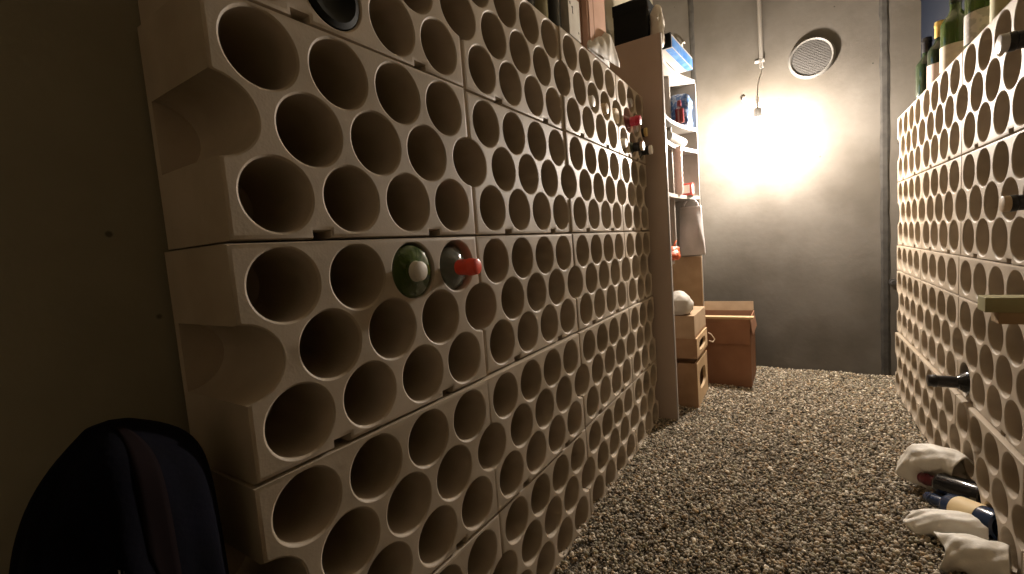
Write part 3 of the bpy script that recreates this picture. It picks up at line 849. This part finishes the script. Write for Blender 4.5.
# lid of loose planks lying across the box opening
box_lid = box('wooden_board', (2.402, -.362, .3745), (2.452, -.060, .386), M['pine'], None, .001)
tag(box_lid, 'thin pale wooden strip lying across the open reddish box', 'board')

# ------------------------------------------------------------------ back wall fittings
def tubewall(*a, **k): return tube(*a, **k)
cd = empty('cable_conduit', (XW, -.412, 1.78))
tube('pipe', [(-.0125, .004, .77), (-.0125, .003, .40), (-.0125, 0, 0)], .0115, M['white_plastic'], cd, 16)
for z in (.03, .42):
    bm = bmesh.new(); add_box(bm, (-.026, -.016, z), (0, .016, z+.016), .003); from_bm('clip', bm, M['white_plastic'], cd)
box('screw_tab', (-.010, .016, .034), (-.0005, .034, .046), M['cap_white'], cd, .002)
tag(cd, 'grey white cable conduit running down the back wall above the bulb', 'conduit')
BX, BY = 2.575, -.399
lp = empty('light_bulb', (BX, BY, 1.476))
tube('cable', [(XW-.0125-BX, -.412-BY, .304), (XW-.016-BX, -.412-BY, .284), (XW-.05-BX, -.409-BY, .255), (.145, -.005, .215), (.07, -.002, .165), (.022, -.001, .115), (.004, 0, .075), (0, 0, .05), (0, 0, .018)], .0032, M['cable'], lp, 8)
lathe('connector', [(0, .055), (.008, .055), (.008, .082), (0, .082)], M['cap_white'], lp, 14)
sk = lathe('socket', [(0, .022), (.012, .022), (.019, .016), (.020, -.026), (.015, -.028), (0, -.028)], M['grey_plastic'], lp, 20)
lathe('bulb_glass', [(0, -.030), (.013, -.030), (.014, -.045), (.022, -.062), (.029, -.083), (.0295, -.095), (.024, -.115), (.012, -.127), (0, -.130)], M['bulb'], sk, 28)
tag(lp, 'bare glowing bulb hanging on its cable before the back wall', 'lamp')
for txt, y, z, ang in (('small pale hook on the wall left of the bulb cable', -.322, 1.634, 0), ('small ring hook on the wall above the blue white box', .004, 2.045, 1)):
    h = tube('wall_hook', [(XW, y, z), (XW-.018, y, z), (XW-.026, y+.006, z-.006), (XW-.026, y+.012, z-.016), (XW-.020, y+.010, z-.026)], .0038, M['cap_white'], None, 8)
    tag(h, txt, 'hook')
# round vent
vt = empty('wall_vent', (XW, -.652, 1.768))
def disc_ring(name, prof, m, parent, seg=56):
    o = lathe(name, prof, m, parent, seg); o.rotation_euler = (0, R(-90), 0); return o
disc_ring('rim', [(.091, .0), (.108, 0), (.110, .008), (.106, .020), (.099, .026), (.092, .020), (.091, .0)], M['vent'], vt)
disc_ring('backing', [(0, .001), (.090, .001), (.090, .004), (0, .004)], M['steel'], vt)
bm = bmesh.new()
for k in range(-10, 11):
    z = k*.0085; hw = math.sqrt(max(0, .090**2 - z*z))
    if hw > .01: add_box(bm, (-.017, -hw, z-.0022), (-.009, hw, z+.0022), 0)
for k in range(-9, 10):
    y = k*.0095; hz = math.sqrt(max(0, .090**2 - y*y))
    if hz > .01: add_box(bm, (-.0135, y-.0014, -hz), (-.0095, y+.0014, hz), 0)
from_bm('grille', bm, M['vent_dark'], vt)
tag(vt, 'round grey vent grille high on the back wall', 'vent')
br = empty('pipe_stub', (XW, -.996, .514))
tube('pipe', [(0, 0, 0), (-.045, 0, 0)], .011, M['steel'], br, 14)
tube('flange', [(0, 0, 0), (-.008, 0, 0)], .018, M['steel'], br, 14)
tag(br, 'dark pipe stub low on the back wall beside the right rack', 'pipe')

# ------------------------------------------------------------------ cloth over a stand, lower left
JX, JY = -.108, .060
cl = empty('draped_cloth', (JX, JY, 0))
def drape(u, v):
    a = 2*PI*u
    ca, sa = math.cos(a), math.sin(a)
    top = .692
    q = v**1.7
    if ca < 0: ax = .018 + .066*(1-math.exp(-q/.085)) + .015*q
    else: ax = .018 + .060*(1-math.exp(-q/.035)) + .012*q
    ay = .018 + .050*(1-math.exp(-q/.06)) + .014*q
    fold = 1 + .10*q*math.sin(7*a + 1.1) + .06*q*math.sin(13*a)
    x = ax*ca*fold; y = ay*sa*fold
    fr = max(0, math.cos(a + PI/2 + .32))**6
    hem_z = .13 + .46*fr
    z = top - (top-hem_z)*q - .006*(1-math.exp(-q/.02))*abs(ca)
    return Vector((x, y, z))
vs = []; fs = []; NA, NV = 96, 44
for j in range(NV):
    for i in range(NA): vs.append(drape(i/NA, j/(NV-1)))
for j in range(NV-1):
    for i in range(NA):
        i2 = (i+1) % NA; fs.append((j*NA+i, j*NA+i2, (j+1)*NA+i2, (j+1)*NA+i))
ci = len(vs); vs.append(Vector((0, 0, .697)))
for i in range(NA): fs.append((ci, (i+1) % NA, i))
dc = mesh_from('cloth', vs, fs, M['navycloth'], cl, smooth=True)
md = dc.modifiers.new('t', 'SOLIDIFY'); md.thickness = .004; md.offset = -1
# maroon stripe lying over the front
vs = []; fs = []
for j in range(20):
    for i in range(5):
        p = drape(.735 + .012*i, j/24); n = Vector((p.x*.3, p.y, .02)).normalized()
        vs.append(p + n*.004)
for j in range(19):
    for i in range(4): fs.append((j*5+i, j*5+i+1, (j+1)*5+i+1, (j+1)*5+i))
ms = mesh_from('stripe', vs, fs, M['maroon_cloth'], cl, smooth=True)
md = ms.modifiers.new('t', 'SOLIDIFY'); md.thickness = .002
tag(cl, 'dark navy cloth draped over a chrome legged stool, near end of left rack', 'cloth')
sd = empty('stool', (JX, JY, FLOOR))
lathe('seat', [(0, .668), (.012, .668), (.014, .671), (.014, .681), (.012, .684), (0, .684)], M['black'], sd, 28)
for k in range(4):
    a = k*PI/2 + .30
    tube('leg', [(.008*math.cos(a), .008*math.sin(a), .672), (.030*math.cos(a), .030*math.sin(a), .001)], .0055, M['chrome'], sd, 12)
tube('foot_ring', [(.025*math.cos(t*2*PI/24), .025*math.sin(t*2*PI/24), .16) for t in range(25)], .004, M['chrome'], sd, 8)
tag(sd, 'slim chrome legged stool mostly hidden under the dark navy cloth', 'stool')

# ------------------------------------------------------------------ camera, world, view
cam = bpy.data.cameras.new('camera'); co_ = link(bpy.data.objects.new('camera', cam))
yaw, pitch, roll = 0.564740, -0.085374, -0.076120
fw = Vector((math.cos(yaw)*math.cos(pitch), math.sin(yaw)*math.cos(pitch), math.sin(pitch)))
ri = Vector((math.sin(yaw), -math.cos(yaw), 0)); up = ri.cross(fw)
Rv = ri*math.cos(roll) + up*math.sin(roll); Uv = -ri*math.sin(roll) + up*math.cos(roll)
mw = Matrix(((Rv.x, Uv.x, -fw.x, -0.26458), (Rv.y, Uv.y, -fw.y, -0.55068), (Rv.z, Uv.z, -fw.z, 0.84750), (0, 0, 0, 1)))
co_.matrix_world = mw
cam.sensor_width = 36; cam.lens = 36*448.318/1024; cam.clip_start = .01; cam.clip_end = 50
sc.camera = co_
w = bpy.data.worlds.new('cellar_dark'); sc.world = w; w.use_nodes = True
w.node_tree.nodes['Background'].inputs[0].default_value = (.02, .018, .015, 1)
w.node_tree.nodes['Background'].inputs[1].default_value = 0.2
sc.cycles.max_bounces = 12; sc.cycles.diffuse_bounces = 8; sc.cycles.glossy_bounces = 4; sc.cycles.transmission_bounces = 8
sc.cycles.sample_clamp_indirect = 6.0
vs_ = sc.view_settings
vs_.view_transform = 'Standard'; vs_.look = 'None'; vs_.gamma = 1; vs_.exposure = 0.18
vs_.use_curve_mapping = False
